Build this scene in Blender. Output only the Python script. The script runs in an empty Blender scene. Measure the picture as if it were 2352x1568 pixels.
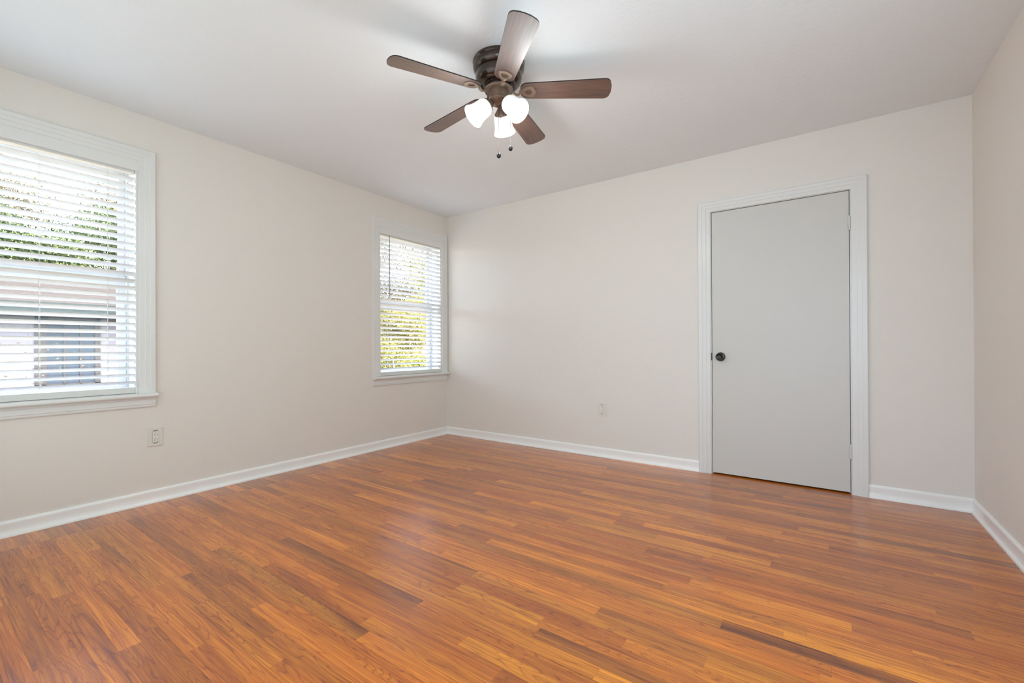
import bpy, bmesh, math, random
import numpy as np
from mathutils import Vector, Matrix
C = bpy.context.scene.collection
PI = math.pi

# ------------------------------------------------------------------ camera
CAM = (3.4819, -3.6549, 0.9788)
YAW, PIT, ROL, FPX = 2.1858, 0.0032, -0.0042, 1013.344
F = Vector((math.cos(PIT)*math.cos(YAW), math.cos(PIT)*math.sin(YAW), math.sin(PIT)))
r0 = Vector((math.sin(YAW), -math.cos(YAW), 0)); u0 = r0.cross(F)
rr = math.cos(ROL)*r0 + math.sin(ROL)*u0
uu = -math.sin(ROL)*r0 + math.cos(ROL)*u0
cd = bpy.data.cameras.new('camera'); cam = bpy.data.objects.new('camera', cd); C.objects.link(cam)
m = Matrix.Identity(4)
for i in range(3):
    m[i][0] = rr[i]; m[i][1] = uu[i]; m[i][2] = -F[i]; m[i][3] = CAM[i]
cam.matrix_world = m
cd.sensor_fit = 'HORIZONTAL'; cd.sensor_width = 36; cd.lens = FPX/2352*36
cd.shift_y = 8.723/2352; cd.clip_start = 0.02; cd.clip_end = 300
bpy.context.scene.camera = cam

# ------------------------------------------------------------------ light
sc = bpy.context.scene
sc.view_settings.view_transform = 'Standard'; sc.view_settings.look = 'None'
sc.view_settings.exposure = 0.0; sc.view_settings.gamma = 1; sc.view_settings.use_curve_mapping = False
try: sc.cycles.max_bounces = 14; sc.cycles.diffuse_bounces = 8; sc.cycles.transparent_max_bounces = 16
except Exception: pass
W = bpy.data.worlds.new('sky'); sc.world = W; W.use_nodes = True
nt = W.node_tree; nt.nodes.clear()
o = nt.nodes.new('ShaderNodeOutputWorld'); bg = nt.nodes.new('ShaderNodeBackground'); sk = nt.nodes.new('ShaderNodeTexSky')
sk.sky_type = 'NISHITA'; sk.sun_disc = False; sk.sun_elevation = math.radians(42); sk.sun_rotation = math.radians(70)
sk.air_density = 1.0; sk.dust_density = 2.5; sk.ozone_density = 1.0
hs_ = nt.nodes.new('ShaderNodeHueSaturation'); hs_.inputs['Saturation'].default_value = .72; nt.links.new(sk.outputs[0], hs_.inputs['Color']); nt.links.new(hs_.outputs[0], bg.inputs[0]); nt.links.new(bg.outputs[0], o.inputs[0]); bg.inputs[1].default_value = 4.2
def lamp(name, kind, loc, energy, color=(1, 1, 1), rot=None, size=None, size_y=None, parent=None, angle=None):
    l = bpy.data.lights.new(name, kind); l.energy = energy; l.color = color
    if kind == 'AREA':
        l.shape = 'RECTANGLE'; l.size = size; l.size_y = size_y or size
    elif kind == 'POINT': l.shadow_soft_size = size or .03
    elif kind == 'SUN': l.angle = angle or .01
    ob = bpy.data.objects.new(name, l); C.objects.link(ob); ob.location = loc
    if rot is not None: ob.rotation_euler = rot
    if parent is not None: ob.parent = parent
    return ob
# sun high behind our own house, shining on the garden the windows look at
sd = Vector((-0.62, 0.30, -0.72)).normalized()
sun = lamp('sun', 'SUN', (6, -4, 12), 6.0, (1, .95, .86), angle=.01)
sun.rotation_euler = sd.to_track_quat('-Z', 'Y').to_euler()
# added fill light in the hallway, shining in through the doorway behind the camera
lamp('hall_fill', 'AREA', (3.43, -4.75, 1.30), 70, (.55, .76, 1), rot=(PI/2, 0, 0), size=1.9, size_y=2.0)
# two added fill lights out of view, at the rear wall and the right wall
lamp('rear_fill', 'AREA', (1.50, -3.70, 1.25), 20, (.74, .93, 1), rot=(PI/2, 0, 0), size=2.38, size_y=1.88)
lamp('side_fill', 'AREA', (4.207, -2.60, 1.25), 21, (.65, .92, 1), rot=(0, PI/2, 0), size=1.58, size_y=1.38)

# ------------------------------------------------------------------ materials
def lin(c):
    return tuple((x/12.92 if x <= .04045 else ((x+.055)/1.055)**2.4) for x in [v/255 for v in c])
def mat(name, rgb, rough=.5, metal=0, bump=None, coat=0, spec=.5, emis=None):
    mt = bpy.data.materials.new(name); mt.use_nodes = True; t = mt.node_tree; b = t.nodes['Principled BSDF']
    b.inputs['Base Color'].default_value = (*lin(rgb), 1); b.inputs['Roughness'].default_value = rough
    b.inputs['Metallic'].default_value = metal; b.inputs['Coat Weight'].default_value = coat
    b.inputs['Specular IOR Level'].default_value = spec
    if emis: b.inputs['Emission Color'].default_value = (*emis[0], 1); b.inputs['Emission Strength'].default_value = emis[1]
    if bump:
        sc_, st, dist = bump
        tc = t.nodes.new('ShaderNodeTexCoord'); n = t.nodes.new('ShaderNodeTexNoise'); n.inputs['Scale'].default_value = sc_
        n.inputs['Detail'].default_value = 3; bp = t.nodes.new('ShaderNodeBump'); bp.inputs['Strength'].default_value = st
        bp.inputs['Distance'].default_value = dist
        t.links.new(tc.outputs['Object'], n.inputs['Vector']); t.links.new(n.outputs['Fac'], bp.inputs['Height'])
        t.links.new(bp.outputs[0], b.inputs['Normal'])
    return mt
def N(t, kind, **kw):
    n = t.nodes.new(kind)
    for k, v in kw.items(): setattr(n, k, v)
    return n
def L(t, a, b): t.links.new(a, b)
def math_(t, op, a, b=None, c=None):
    n = t.nodes.new('ShaderNodeMath'); n.operation = op
    for i, x in enumerate((a, b, c)):
        if x is None: continue
        if isinstance(x, (int, float)): n.inputs[i].default_value = x
        else: t.links.new(x, n.inputs[i])
    return n.outputs[0]

M = {}
def wall_mat(name, rgb):
    mt = mat(name, rgb, .62, spec=.3); t = mt.node_tree; b = t.nodes['Principled BSDF']
    tc = N(t, 'ShaderNodeTexCoord')
    n1 = N(t, 'ShaderNodeTexNoise'); n1.inputs['Scale'].default_value = 130; n1.inputs['Detail'].default_value = 3
    n2 = N(t, 'ShaderNodeTexNoise'); n2.inputs['Scale'].default_value = 32; n2.inputs['Detail'].default_value = 2
    L(t, tc.outputs['Object'], n1.inputs['Vector']); L(t, tc.outputs['Object'], n2.inputs['Vector'])
    h = math_(t, 'MULTIPLY_ADD', n2.outputs['Fac'], 1.2, n1.outputs['Fac'])
    bp = N(t, 'ShaderNodeBump'); bp.inputs['Strength'].default_value = .6; bp.inputs['Distance'].default_value = .0018
    L(t, h, bp.inputs['Height']); L(t, bp.outputs[0], b.inputs['Normal'])
    return mt
M['wall'] = wall_mat('cream_wall_paint', (226, 220, 212))
M['ceil'] = wall_mat('ceiling_paint', (231, 235, 237))
M['trim'] = mat('white_gloss_trim', (224, 223, 219), .28, bump=(9, .08, .004))
M['base'] = mat('white_baseboard_paint', (242, 241, 238), .30, bump=(9, .08, .004))
M['door'] = mat('door_paint', (206, 203, 197), .42, bump=(60, .12, .001))
M['vinyl'] = mat('white_vinyl', (222, 222, 220), .35)
M['slat'] = mat('blind_slat', (216, 213, 208), .38)
M['cord'] = mat('blind_cord', (226, 226, 224), .8)
M['wand'] = mat('clear_grey_wand', (150, 150, 156), .2)
M['gap'] = mat('dark_gap', (22, 20, 18), .8)
M['plate'] = mat('wall_plate', (222, 216, 206), .4)
M['recep'] = mat('receptacle', (226, 222, 213), .35)
M['gap_grey'] = mat('plate_joint', (90, 86, 80), .6)
M['gap_light'] = mat('plate_joint_light', (176, 170, 160), .6)
M['slot'] = mat('dark_slot', (30, 27, 24), .6)
M['nickel'] = mat('dark_nickel', (64, 61, 58), .2, 1)
M['hinge'] = mat('painted_hinge', (214, 213, 208), .35, .0)
M['bronze'] = mat('lamplit_bronze', (132, 108, 92), .36, .4, coat=.4)  # bronze of the lower fan parts, lamp light put into its lighter colour
M['bronze_dark'] = mat('dark_bronze_housing', (66, 52, 43), .27, .7, coat=.5)
M['bronze2'] = mat('bronze_bracket', (160, 138, 120), .30, .6, coat=.3)
M['black'] = mat('black_pull', (18, 16, 15), .3)
M['chain'] = mat('pull_chain_metal', (120, 112, 104), .35, .9)
def lamp_glass(name, e):
    mt = mat(name, (250, 248, 244), .3, emis=((1, .98, .95), e)); return mt
M['shade'] = lamp_glass('frosted_lamp_glass', .45)
M['bulb'] = lamp_glass('glowing_bulb', 3)

# thin window glass
def glass(name, tint=(1, 1, 1)):
    mt = bpy.data.materials.new(name); mt.use_nodes = True; t = mt.node_tree; t.nodes.clear()
    o = N(t, 'ShaderNodeOutputMaterial'); mx = N(t, 'ShaderNodeMixShader'); tr = N(t, 'ShaderNodeBsdfTransparent'); gl = N(t, 'ShaderNodeBsdfGlossy')
    gl.inputs['Roughness'].default_value = .02; tr.inputs[0].default_value = (*tint, 1)
    fr = N(t, 'ShaderNodeLayerWeight'); fr.inputs[0].default_value = .5
    L(t, math_(t, 'MULTIPLY_ADD', math_(t, 'POWER', fr.outputs['Facing'], 5), .9, .035), mx.inputs[0]); L(t, tr.outputs[0], mx.inputs[1]); L(t, gl.outputs[0], mx.inputs[2]); L(t, mx.outputs[0], o.inputs[0])
    return mt
M['glass'] = glass('window_glass')

# wood of fan blades
def blade_wood():
    mt = mat('walnut_blade', (96, 62, 46), .5, coat=1.0); t = mt.node_tree; b = t.nodes['Principled BSDF']
    b.inputs['Coat Roughness'].default_value = .60; b.inputs['Coat IOR'].default_value = 1.7
    tc = N(t, 'ShaderNodeTexCoord'); mp = N(t, 'ShaderNodeMapping'); mp.inputs['Scale'].default_value = (5, 90, 5)
    n = N(t, 'ShaderNodeTexNoise'); n.inputs['Scale'].default_value = 1; n.inputs['Detail'].default_value = 5; n.inputs['Distortion'].default_value = .6
    L(t, tc.outputs['Object'], mp.inputs[0]); L(t, mp.outputs[0], n.inputs['Vector'])
    cr = N(t, 'ShaderNodeValToRGB'); e = cr.color_ramp.elements
    e[0].position = .30; e[0].color = (*lin((60, 38, 29)), 1); e[1].position = .72; e[1].color = (*lin((104, 70, 52)), 1)
    L(t, n.outputs['Fac'], cr.inputs[0]); L(t, cr.outputs[0], b.inputs['Base Color'])
    return mt
M['blade'] = blade_wood()
M['blade_edge'] = mat('dark_blade_edge', (30, 20, 16), .5)

# oak strip floor: every board carries its own tone and seed, the grain is procedural
def floor_mat():
    mt = bpy.data.materials.new('oak_strip_floor'); mt.use_nodes = True; t = mt.node_tree; b = t.nodes['Principled BSDF']
    tone = N(t, 'ShaderNodeAttribute'); tone.attribute_name = 'tone'
    bd = N(t, 'ShaderNodeAttribute'); bd.attribute_name = 'board'      # r seed, g figure strength, b dark streak strength
    sep = N(t, 'ShaderNodeSeparateColor'); L(t, bd.outputs['Color'], sep.inputs[0])
    tc = N(t, 'ShaderNodeTexCoord'); sx = N(t, 'ShaderNodeSeparateXYZ'); L(t, tc.outputs['Object'], sx.inputs[0])
    seed = math_(t, 'MULTIPLY', sep.outputs[0], 91.7)
    def coords(kx, ky, off=0):
        c = N(t, 'ShaderNodeCombineXYZ')
        L(t, math_(t, 'MULTIPLY', sx.outputs[0], kx), c.inputs[0]); L(t, math_(t, 'MULTIPLY', sx.outputs[1], ky), c.inputs[1])
        L(t, math_(t, 'ADD', seed, off), c.inputs[2]); return c.outputs[0]
    def noise(v, d=3, dist=0, rough=.55):
        n = N(t, 'ShaderNodeTexNoise'); n.inputs['Scale'].default_value = 1; n.inputs['Detail'].default_value = d
        n.inputs['Distortion'].default_value = dist; n.inputs['Roughness'].default_value = rough
        L(t, v, n.inputs['Vector']); return n.outputs['Fac']
    # cathedral figure: contour lines of a stretched noise field
    kx = math_(t, 'MULTIPLY_ADD', sep.outputs[1], 1.25, .30)
    cf = N(t, 'ShaderNodeCombineXYZ'); L(t, math_(t, 'MULTIPLY', sx.outputs[0], kx), cf.inputs[0])
    L(t, math_(t, 'MULTIPLY', sx.outputs[1], 13), cf.inputs[1]); L(t, seed, cf.inputs[2])
    fld = noise(cf.outputs[0], 2.0, .25)
    wob = noise(coords(14, 90, 3.3), 3)
    rings = math_(t, 'MULTIPLY_ADD', fld, 21, math_(t, 'MULTIPLY', wob, .55))
    fr = math_(t, 'FRACT', rings)
    line = math_(t, 'POWER', math_(t, 'ABSOLUTE', math_(t, 'MULTIPLY_ADD', fr, 2, -1)), 6)
    line = math_(t, 'MULTIPLY', line, math_(t, 'MULTIPLY_ADD', sep.outputs[1], .55, .45))
    pores = noise(coords(5, 420, 7.1), 3, 0, .7)
    fine = noise(coords(2.6, 150, 29.0), 3, .15, .6)
    streak = noise(coords(2.2, 46, 11.4), 4, .2)
    broad = noise(coords(1.1, 9, 17.9), 3, .4)
    # darker heart streaks
    hs = N(t, 'ShaderNodeMapRange'); hs.inputs[1].default_value = .54; hs.inputs[2].default_value = .74
    L(t, noise(coords(1.6, 22, 23.0), 3, .6), hs.inputs[0])
    dark = math_(t, 'MULTIPLY', hs.outputs[0], sep.outputs[2])
    # combine into a brightness factor
    v = math_(t, 'MULTIPLY_ADD', math_(t, 'SUBTRACT', pores, .5), 1.15, 1.02)
    v = math_(t, 'MULTIPLY_ADD', math_(t, 'SUBTRACT', fine, .5), 1.15, v)
    v = math_(t, 'MULTIPLY_ADD', math_(t, 'SUBTRACT', streak, .5), .95, v)
    v = math_(t, 'MULTIPLY_ADD', math_(t, 'SUBTRACT', broad, .5), .85, v)
    v = math_(t, 'MULTIPLY', v, math_(t, 'SUBTRACT', 1.0, math_(t, 'MULTIPLY', line, .50)))
    v = math_(t, 'MULTIPLY', v, math_(t, 'SUBTRACT', 1.0, math_(t, 'MULTIPLY', dark, .72)))
    # knots
    vo = N(t, 'ShaderNodeTexVoronoi'); vo.inputs['Scale'].default_value = 1; L(t, coords(1.7, 7.5, 40), vo.inputs['Vector'])
    kn = N(t, 'ShaderNodeMapRange'); kn.inputs[1].default_value = .02; kn.inputs[2].default_value = .075; kn.inputs[3].default_value = .45; kn.inputs[4].default_value = 1
    L(t, vo.outputs['Distance'], kn.inputs[0]); v = math_(t, 'MULTIPLY', v, kn.outputs[0])
    mx = N(t, 'ShaderNodeVectorMath', operation='SCALE'); L(t, tone.outputs['Color'], mx.inputs[0]); L(t, v, mx.inputs['Scale'])
    # shift darkened grain to a redder brown
    hsv = N(t, 'ShaderNodeHueSaturation'); L(t, mx.outputs[0], hsv.inputs['Color'])
    L(t, math_(t, 'MULTIPLY_ADD', math_(t, 'SUBTRACT', v, 1), .018, .502), hsv.inputs['Hue']); hsv.inputs['Saturation'].default_value = 1.0
    L(t, hsv.outputs[0], b.inputs['Base Color'])
    b.inputs['Roughness'].default_value = .5; b.inputs['Specular IOR Level'].default_value = .15
    b.inputs['Coat Weight'].default_value = 1.0; b.inputs['Coat Roughness'].default_value = .24; b.inputs['Coat IOR'].default_value = 1.66
    bp = N(t, 'ShaderNodeBump'); bp.inputs['Strength'].default_value = .10; bp.inputs['Distance'].default_value = .0012
    L(t, math_(t, 'ADD', pores, math_(t, 'MULTIPLY', line, -.5)), bp.inputs['Height']); L(t, bp.outputs[0], b.inputs['Normal'])
    # slow waviness of the varnish
    wv = N(t, 'ShaderNodeTexNoise'); wv.inputs['Scale'].default_value = 5; wv.inputs['Detail'].default_value = 2; L(t, tc.outputs['Object'], wv.inputs['Vector'])
    b2 = N(t, 'ShaderNodeBump'); b2.inputs['Strength'].default_value = .25; b2.inputs['Distance'].default_value = .004
    L(t, wv.outputs['Fac'], b2.inputs['Height']); L(t, b2.outputs[0], b.inputs['Coat Normal'])
    return mt
M['floor'] = floor_mat()

# ------------------------------------------------------------------ mesh helpers
def link(name, me, m=None, parent=None):
    ob = bpy.data.objects.new(name, me); C.objects.link(ob)
    if m is not None:
        for x in (m if isinstance(m, (list, tuple)) else [m]): me.materials.append(x)
    if parent is not None: ob.parent = parent
    return ob
def obj(name, bm, m=None, parent=None, smooth=False, loc=None):
    bmesh.ops.recalc_face_normals(bm, faces=bm.faces[:])
    me = bpy.data.meshes.new(name); bm.to_mesh(me); bm.free()
    if smooth:
        me.polygons.foreach_set('use_smooth', [True]*len(me.polygons))
        try: me.set_sharp_from_angle(angle=math.radians(38))
        except Exception: pass
    ob = link(name, me, m, parent)
    if loc: ob.location = loc
    return ob
def box(bm, x0, x1, y0, y1, z0, z1, bev=0, mi=0):
    vs = [bm.verts.new(p) for p in ((x0, y0, z0), (x1, y0, z0), (x1, y1, z0), (x0, y1, z0), (x0, y0, z1), (x1, y0, z1), (x1, y1, z1), (x0, y1, z1))]
    fs = [bm.faces.new([vs[i] for i in q]) for q in ((3, 2, 1, 0), (4, 5, 6, 7), (0, 1, 5, 4), (1, 2, 6, 5), (2, 3, 7, 6), (3, 0, 4, 7))]
    for f in fs: f.material_index = mi
    if bev:
        es = list({e for f in fs for e in f.edges}); bmesh.ops.bevel(bm, geom=es, offset=bev, segments=2, profile=.6, affect='EDGES')
    return bm
def B(*a, **k): return box(bmesh.new(), *a, **k)
def prism(bm, pts, a, b, axis='y'):
    """extrude a closed 2D outline pts (u,v) from a to b along the axis; u,v are the other two in order"""
    def P(u, v, w):
        return {'x': (w, u, v), 'y': (u, w, v), 'z': (u, v, w)}[axis]
    A = [bm.verts.new(P(u, v, a)) for u, v in pts]; D = [bm.verts.new(P(u, v, b)) for u, v in pts]
    n = len(pts)
    for i in range(n): bm.faces.new((A[i], A[(i+1) % n], D[(i+1) % n], D[i]))
    bm.faces.new(A[::-1]); bm.faces.new(D)
    return bm
def lathe(bm, prof, seg=48, mtx=None, cap=True):
    rings = []
    for r, z in prof:
        if r < 1e-6: v = bm.verts.new((0, 0, z)); rings.append([v]*seg)
        else: rings.append([bm.verts.new((r*math.cos(2*PI*k/seg), r*math.sin(2*PI*k/seg), z)) for k in range(seg)])
    new = {v for R_ in rings for v in R_}
    for a, b in zip(rings, rings[1:]):
        for k in range(seg):
            q = [a[k], a[(k+1) % seg], b[(k+1) % seg], b[k]]; u = []
            for v in q:
                if v not in u: u.append(v)
            if len(u) > 2: bm.faces.new(u)
    if mtx is not None:
        for v in new: v.co = mtx @ v.co
    return bm
def tube(bm, pts, rad, seg=8, close=True):
    pts = [Vector(p) for p in pts]; n = len(pts)
    if not isinstance(rad, (list, tuple)): rad = [rad]*n
    rings = []; up = Vector((0, 0, 1)); prev = None
    for i, p in enumerate(pts):
        d = (pts[min(i+1, n-1)] - pts[max(i-1, 0)]).normalized()
        if prev is None:
            a = d.cross(up) if abs(d.z) < .95 else d.cross(Vector((1, 0, 0)))
        else: a = prev - d*prev.dot(d)
        a.normalize(); prev = a; b = d.cross(a)
        rings.append([bm.verts.new(p + rad[i]*(math.cos(2*PI*k/seg)*a + math.sin(2*PI*k/seg)*b)) for k in range(seg)])
    for A, D in zip(rings, rings[1:]):
        for k in range(seg): bm.faces.new((A[k], A[(k+1) % seg], D[(k+1) % seg], D[k]))
    if close: bm.faces.new(rings[0][::-1]); bm.faces.new(rings[-1])
    return bm
def tag(o, label=None, cat=None, group=None, kind=None):
    if label: o['label'] = label
    if cat: o['category'] = cat
    if group: o['group'] = group
    if kind: o['kind'] = kind
    return o
def thing(name, loc, label, cat, group=None, kind=None):
    o = bpy.data.objects.new(name, None); C.objects.link(o); o.location = loc; o.empty_display_size = .05
    return tag(o, label, cat, group, kind)

RW, RD, RH = 4.197, 3.69, 2.44
# ------------------------------------------------------------------ room shell
TW = .22
WINS = [(-3.595, -2.755), (-.930, -.090)]        # openings in the left wall
Z0, Z1 = .672, 2.143
bm = bmesh.new()
ys = [-RD-TW, -3.595, -2.755, -.93, -.09, TW]
box(bm, -TW, 0, ys[0], ys[1], -.3, RH+.1); box(bm, -TW, 0, ys[2], ys[3], -.3, RH+.1); box(bm, -TW, 0, ys[4], ys[5], -.3, RH+.1)
for a, b in WINS: box(bm, -TW, 0, a, b, -.3, Z0); box(bm, -TW, 0, a, b, Z1, RH+.1)
tag(obj('wall_left', bm, M['wall']), 'cream painted wall with the two windows', 'wall', kind='structure')
DX0, DX1, DZ = 2.760, 3.645, 2.018
bm = bmesh.new()
box(bm, 0, DX0, 0, TW, -.05, RH+.1); box(bm, DX1, RW+TW, 0, TW, -.05, RH+.1); box(bm, DX0, DX1, 0, TW, DZ, RH+.1)
tag(obj('wall_back', bm, M['wall']), 'cream painted wall holding the closet door', 'wall', kind='structure')
bm = bmesh.new()
box(bm, RW, RW+TW, -RD-TW, -3.30, -.05, RH+.1); box(bm, RW, RW+TW, -1.90, 0, -.05, RH+.1); box(bm, RW, RW+TW, -3.30, -1.90, -.05, .45); box(bm, RW, RW+TW, -3.30, -1.90, 2.05, RH+.1)
tag(obj('wall_right', bm, M['wall']), 'cream painted wall at the right edge of the photo', 'wall', kind='structure')
bm = bmesh.new(); HX0, HX1 = 3.00, 3.86
box(bm, 0, .30, -RD-TW, -RD, -.05, RH+.1); box(bm, 2.70, HX0, -RD-TW, -RD, -.05, RH+.1); box(bm, .30, 2.70, -RD-TW, -RD, -.05, .30); box(bm, .30, 2.70, -RD-TW, -RD, 2.20, RH+.1); box(bm, HX1, RW, -RD-TW, -RD, -.05, RH+.1); box(bm, HX0, HX1, -RD-TW, -RD, 2.05, RH+.1)
tag(obj('wall_rear', bm, M['wall']), 'cream wall with the doorway behind the camera', 'wall', kind='structure')
tag(obj('ceiling', B(-TW, RW+TW, -RD-TW, TW, RH, RH+.12), M['ceil']), 'off-white lightly textured ceiling', 'ceiling', kind='structure')
# hallway behind the doorway and closet behind the door (closed shells so no daylight leaks in)
bm = bmesh.new()
box(bm, 2.2, 2.3, -5.2, -RD-TW, -.05, RH+.1); box(bm, 4.6, 4.7, -5.2, -RD-TW, -.05, RH+.1); box(bm, 2.2, 4.7, -5.3, -5.2, -.05, RH+.1)
box(bm, RW+TW, 4.7, -RD-TW-.05, -RD-TW, -.05, RH+.1)
tag(obj('wall_hallway', bm, M['wall']), 'hallway walls behind the camera', 'wall', kind='structure')
tag(obj('ceiling_hallway', B(2.2, 4.7, -5.3, -RD-TW, RH, RH+.1), M['ceil']), 'hallway ceiling behind the camera', 'ceiling', kind='structure')
bm = bmesh.new()
box(bm, DX0-.1, DX0-.06, TW, .8, -.05, 2.2); box(bm, DX1+.06, DX1+.1, TW, .8, -.05, 2.2); box(bm, DX0-.1, DX1+.1, .8, .84, -.05, 2.2); box(bm, DX0-.1, DX1+.1, TW, .84, 2.2, 2.24)
tag(obj('wall_closet', bm, M['gap']), 'dark closet space behind the closed door', 'wall', kind='structure')

# ------------------------------------------------------------------ floor boards
random.seed(11)
PW, PH0 = .0588, -2.224                       # board width and phase of the board lines
def rowof(y): return math.floor((y - PH0)/PW)
#JOINTS#
KNOWN = [(0.914,-3.316),(0.46,-3.244),(1.009,-3.237),(0.848,-3.212),(0.999,-3.137),(0.582,-3.067),(1.804,-3.087),(1.238,-3.015),(1.527,-2.961),(1.723,-2.843),(2.197,-2.727),(2.135,-2.653),(1.015,-2.596),(1.849,-2.608),(2.681,-2.611),(1.507,-2.558),(2.493,-2.55),(0.546,-2.493),(1.218,-2.483),(2.216,-2.491),(0.561,-2.453),(0.947,-2.421),(1.853,-2.43),(2.921,-2.432),(1.582,-2.379),(2.672,-2.376),(2.257,-2.311),(1.832,-2.252),(2.939,-2.255),(1.1,-2.206),(2.247,-2.193),(3.177,-2.198),(0.549,-2.111),(1.997,-2.133),(2.794,-2.137),(1.809,-2.072),(3.047,-2.072),(0.547,-2.035),(1.469,-2.012),(2.689,-2.01),(0.552,-1.982),(1.741,-1.954),(3.183,-1.955),(0.593,-1.891),(2.092,-1.906),(1.839,-1.835),(3.43,-1.841),(0.304,-1.797),(1.471,-1.775),(2.955,-1.775),(0.55,-1.7),(2.237,-1.721),(2.099,-1.665),(0.762,-1.608),(2.825,-1.6),(0.555,-1.558),(2.183,-1.541),(3.021,-1.473),(2.296,-1.416),(3.814,-1.435),(1.059,-1.357),(1.561,-1.354),(2.09,-1.367),(2.774,-1.345),(3.283,-1.358),(3.936,-1.385),(2.526,-1.297),(3.146,-1.291),(3.7,-1.315),(2.671,-1.231),(3.311,-1.239),(4.014,-1.274),(2.057,-1.182),(2.511,-1.182),(3.071,-1.174),(3.666,-1.194),(0.559,-1.157),(1.766,-1.117),(2.258,-1.122),(2.904,-1.116),(3.386,-1.119),(3.965,-1.148),(2.767,-1.05),(3.272,-1.052),(3.861,-1.084),(1.06,-1.029),(2.336,-1.008),(2.967,-1.001),(3.497,-1.007),(2.15,-0.933),(3.298,-0.936),(3.843,-0.962),(1.672,-0.883),(2.409,-0.887),(2.646,-0.93),(3.148,-0.876),(3.61,-0.897),(2.814,-0.814),(3.367,-0.815),(3.903,-0.847),(1.42,-0.802),(1.943,-0.779),(2.562,-0.756),(3.609,-0.774),(2.712,-0.707),(3.057,-0.748),(3.401,-0.703),(3.964,-0.727),(1.62,-0.692),(2.309,-0.65),(3.592,-0.643),(3.088,-0.634),(3.345,-0.586),(3.91,-0.601),(1.764,-0.54),(2.371,-0.531),(2.84,-0.574),(2.086,-0.464),(3.114,-0.517),(2.66,-0.453),(1.29,-0.361),(3.112,-0.387),(3.613,-0.39),(3.914,-0.365),(1.521,-0.303),(2.053,-0.342),(2.638,-0.338),(3.257,-0.341),(2.787,-0.281),(2.913,-0.15)]
TONES = [(1.344,-1.361,(112,66,48),0.2,0.5),(0.978,-2.319,(200,138,68),0.3,0),(1.526,-2.462,(130,76,40),0.4,0.5),(1.378,-2.198,(148,92,48),0.5,0.3),(2.909,-1.335,(148,82,44),0.4,0.1),(3.025,-1.369,(210,145,66),0.1,0),(3.167,-1.168,(150,84,48),0.3,0.2),(3.107,-1.445,(176,96,42),0.2,0),(2.712,-0.31,(138,88,50),0.2,0),(3.157,-0.374,(150,96,60),0.2,0),(2.991,-0.755,(142,82,46),0.2,0.2),(2.734,-2.35,(134,84,50),0.4,1),(3.259,-1.945,(132,82,47),0.3,1),(2.608,-2.301,(200,142,72),0.8,0.1),(2.582,-2.084,(150,84,50),0.5,0),(2.832,-2.189,(178,120,66),0.8,0),(3.138,-2.088,(196,116,52),0.3,0),(3.537,-1.157,(146,84,50),0.8,0.2),(3.74,-0.787,(120,76,46),0.2,0.6),(3.764,-0.902,(198,132,76),0.2,0),(3.709,-1.433,(208,142,64),0.2,0),(2.456,-1.418,(208,148,80),0.2,0),(1.703,-2.987,(192,126,56),0.9,0.1),(1.386,-2.951,(190,126,66),0.3,0.3),(0.62,-2.91,(184,110,52),0.4,0),(2.905,-1.713,(168,92,46),0.3,0.1),(3.218,-1.621,(176,100,52),0.1,0.2),(2.772,-2.054,(194,122,58),0.2,0),(2.031,-2.516,(128,78,42),0.6,0.6),(0.437,-1.164,(196,138,90),0.2,0),(3.069,-0.989,(205,140,66),0.1,0.1),(2.84,-0.663,(204,138,70),0.1,0),(1.885,-2.804,(196,122,48),1,0.2),(1.862,-2.731,(158,108,62),1,0.6),(1.839,-2.891,(140,84,44),0.9,0.3)]
#ENDJOINTS#
PAL = [((182, 114, 60), 6), ((176, 108, 56), 6), ((168, 100, 52), 4), ((188, 121, 62), 4), ((160, 96, 52), 2), ((194, 130, 68), 1), ((172, 112, 60), 3)]
pal = [c for c, w in PAL for _ in range(w)]
SEAM = .232
r_lo, r_hi = rowof(-5.3), rowof(.85)
verts = []; faces = []; tones = []; boards = []; gaps = []
for r in range(r_lo, r_hi+1):
    y0 = PH0 + r*PW; y1 = y0 + PW
    kn = sorted(x for (x, y) in KNOWN if rowof(y) == r)
    js = []
    x = -.02
    lo = -.02 - random.random()*.1
    xs = [lo]
    pts = kn + [4.9]
    cur = SEAM
    xs.append(SEAM)
    for k in pts:
        while k - cur > 1.45 or (k == 4.9 and k - cur > .95):
            stp = random.choice((.35, .5, .62, .75, .9, 1.05, 1.2)) + random.random()*.1
            if k - (cur+stp) < .22: break
            cur += stp; xs.append(cur)
        if k < 4.9: xs.append(k)
        cur = k
    xs.append(4.9)
    for a, b in zip(xs, xs[1:]):
        g = .00022
        i = len(verts)
        verts += [(a+g, y0+g, 0), (b-g, y0+g, 0), (b-g, y1-g, 0), (a+g, y1-g, 0)]
        faces.append((i, i+1, i+2, i+3))
        c = random.choice(pal); j = random.uniform(.93, 1.07); c = tuple(v*j for v in c)
        fig = random.choice((.25, .45, .6, .8, 1.0)); dk = random.choice((0, 0, .1, .2, .35, .7))
        for (tx, ty, tc_, tf, td) in TONES:
            if a <= tx <= b and rowof(ty) == r:
                if tc_: c = tuple(.58*p+.42*q for p, q in zip(tc_, (172, 106, 58)))
                fig = tf; dk = td
        lc = lin(c); lc = (lc[0]*1.14, lc[1]*.81, lc[2]*.16)
        tones.append((*lc, 1)); boards.append((random.random(), fig, dk, 1))
me = bpy.data.meshes.new('floor')
nb = len(faces)
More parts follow.
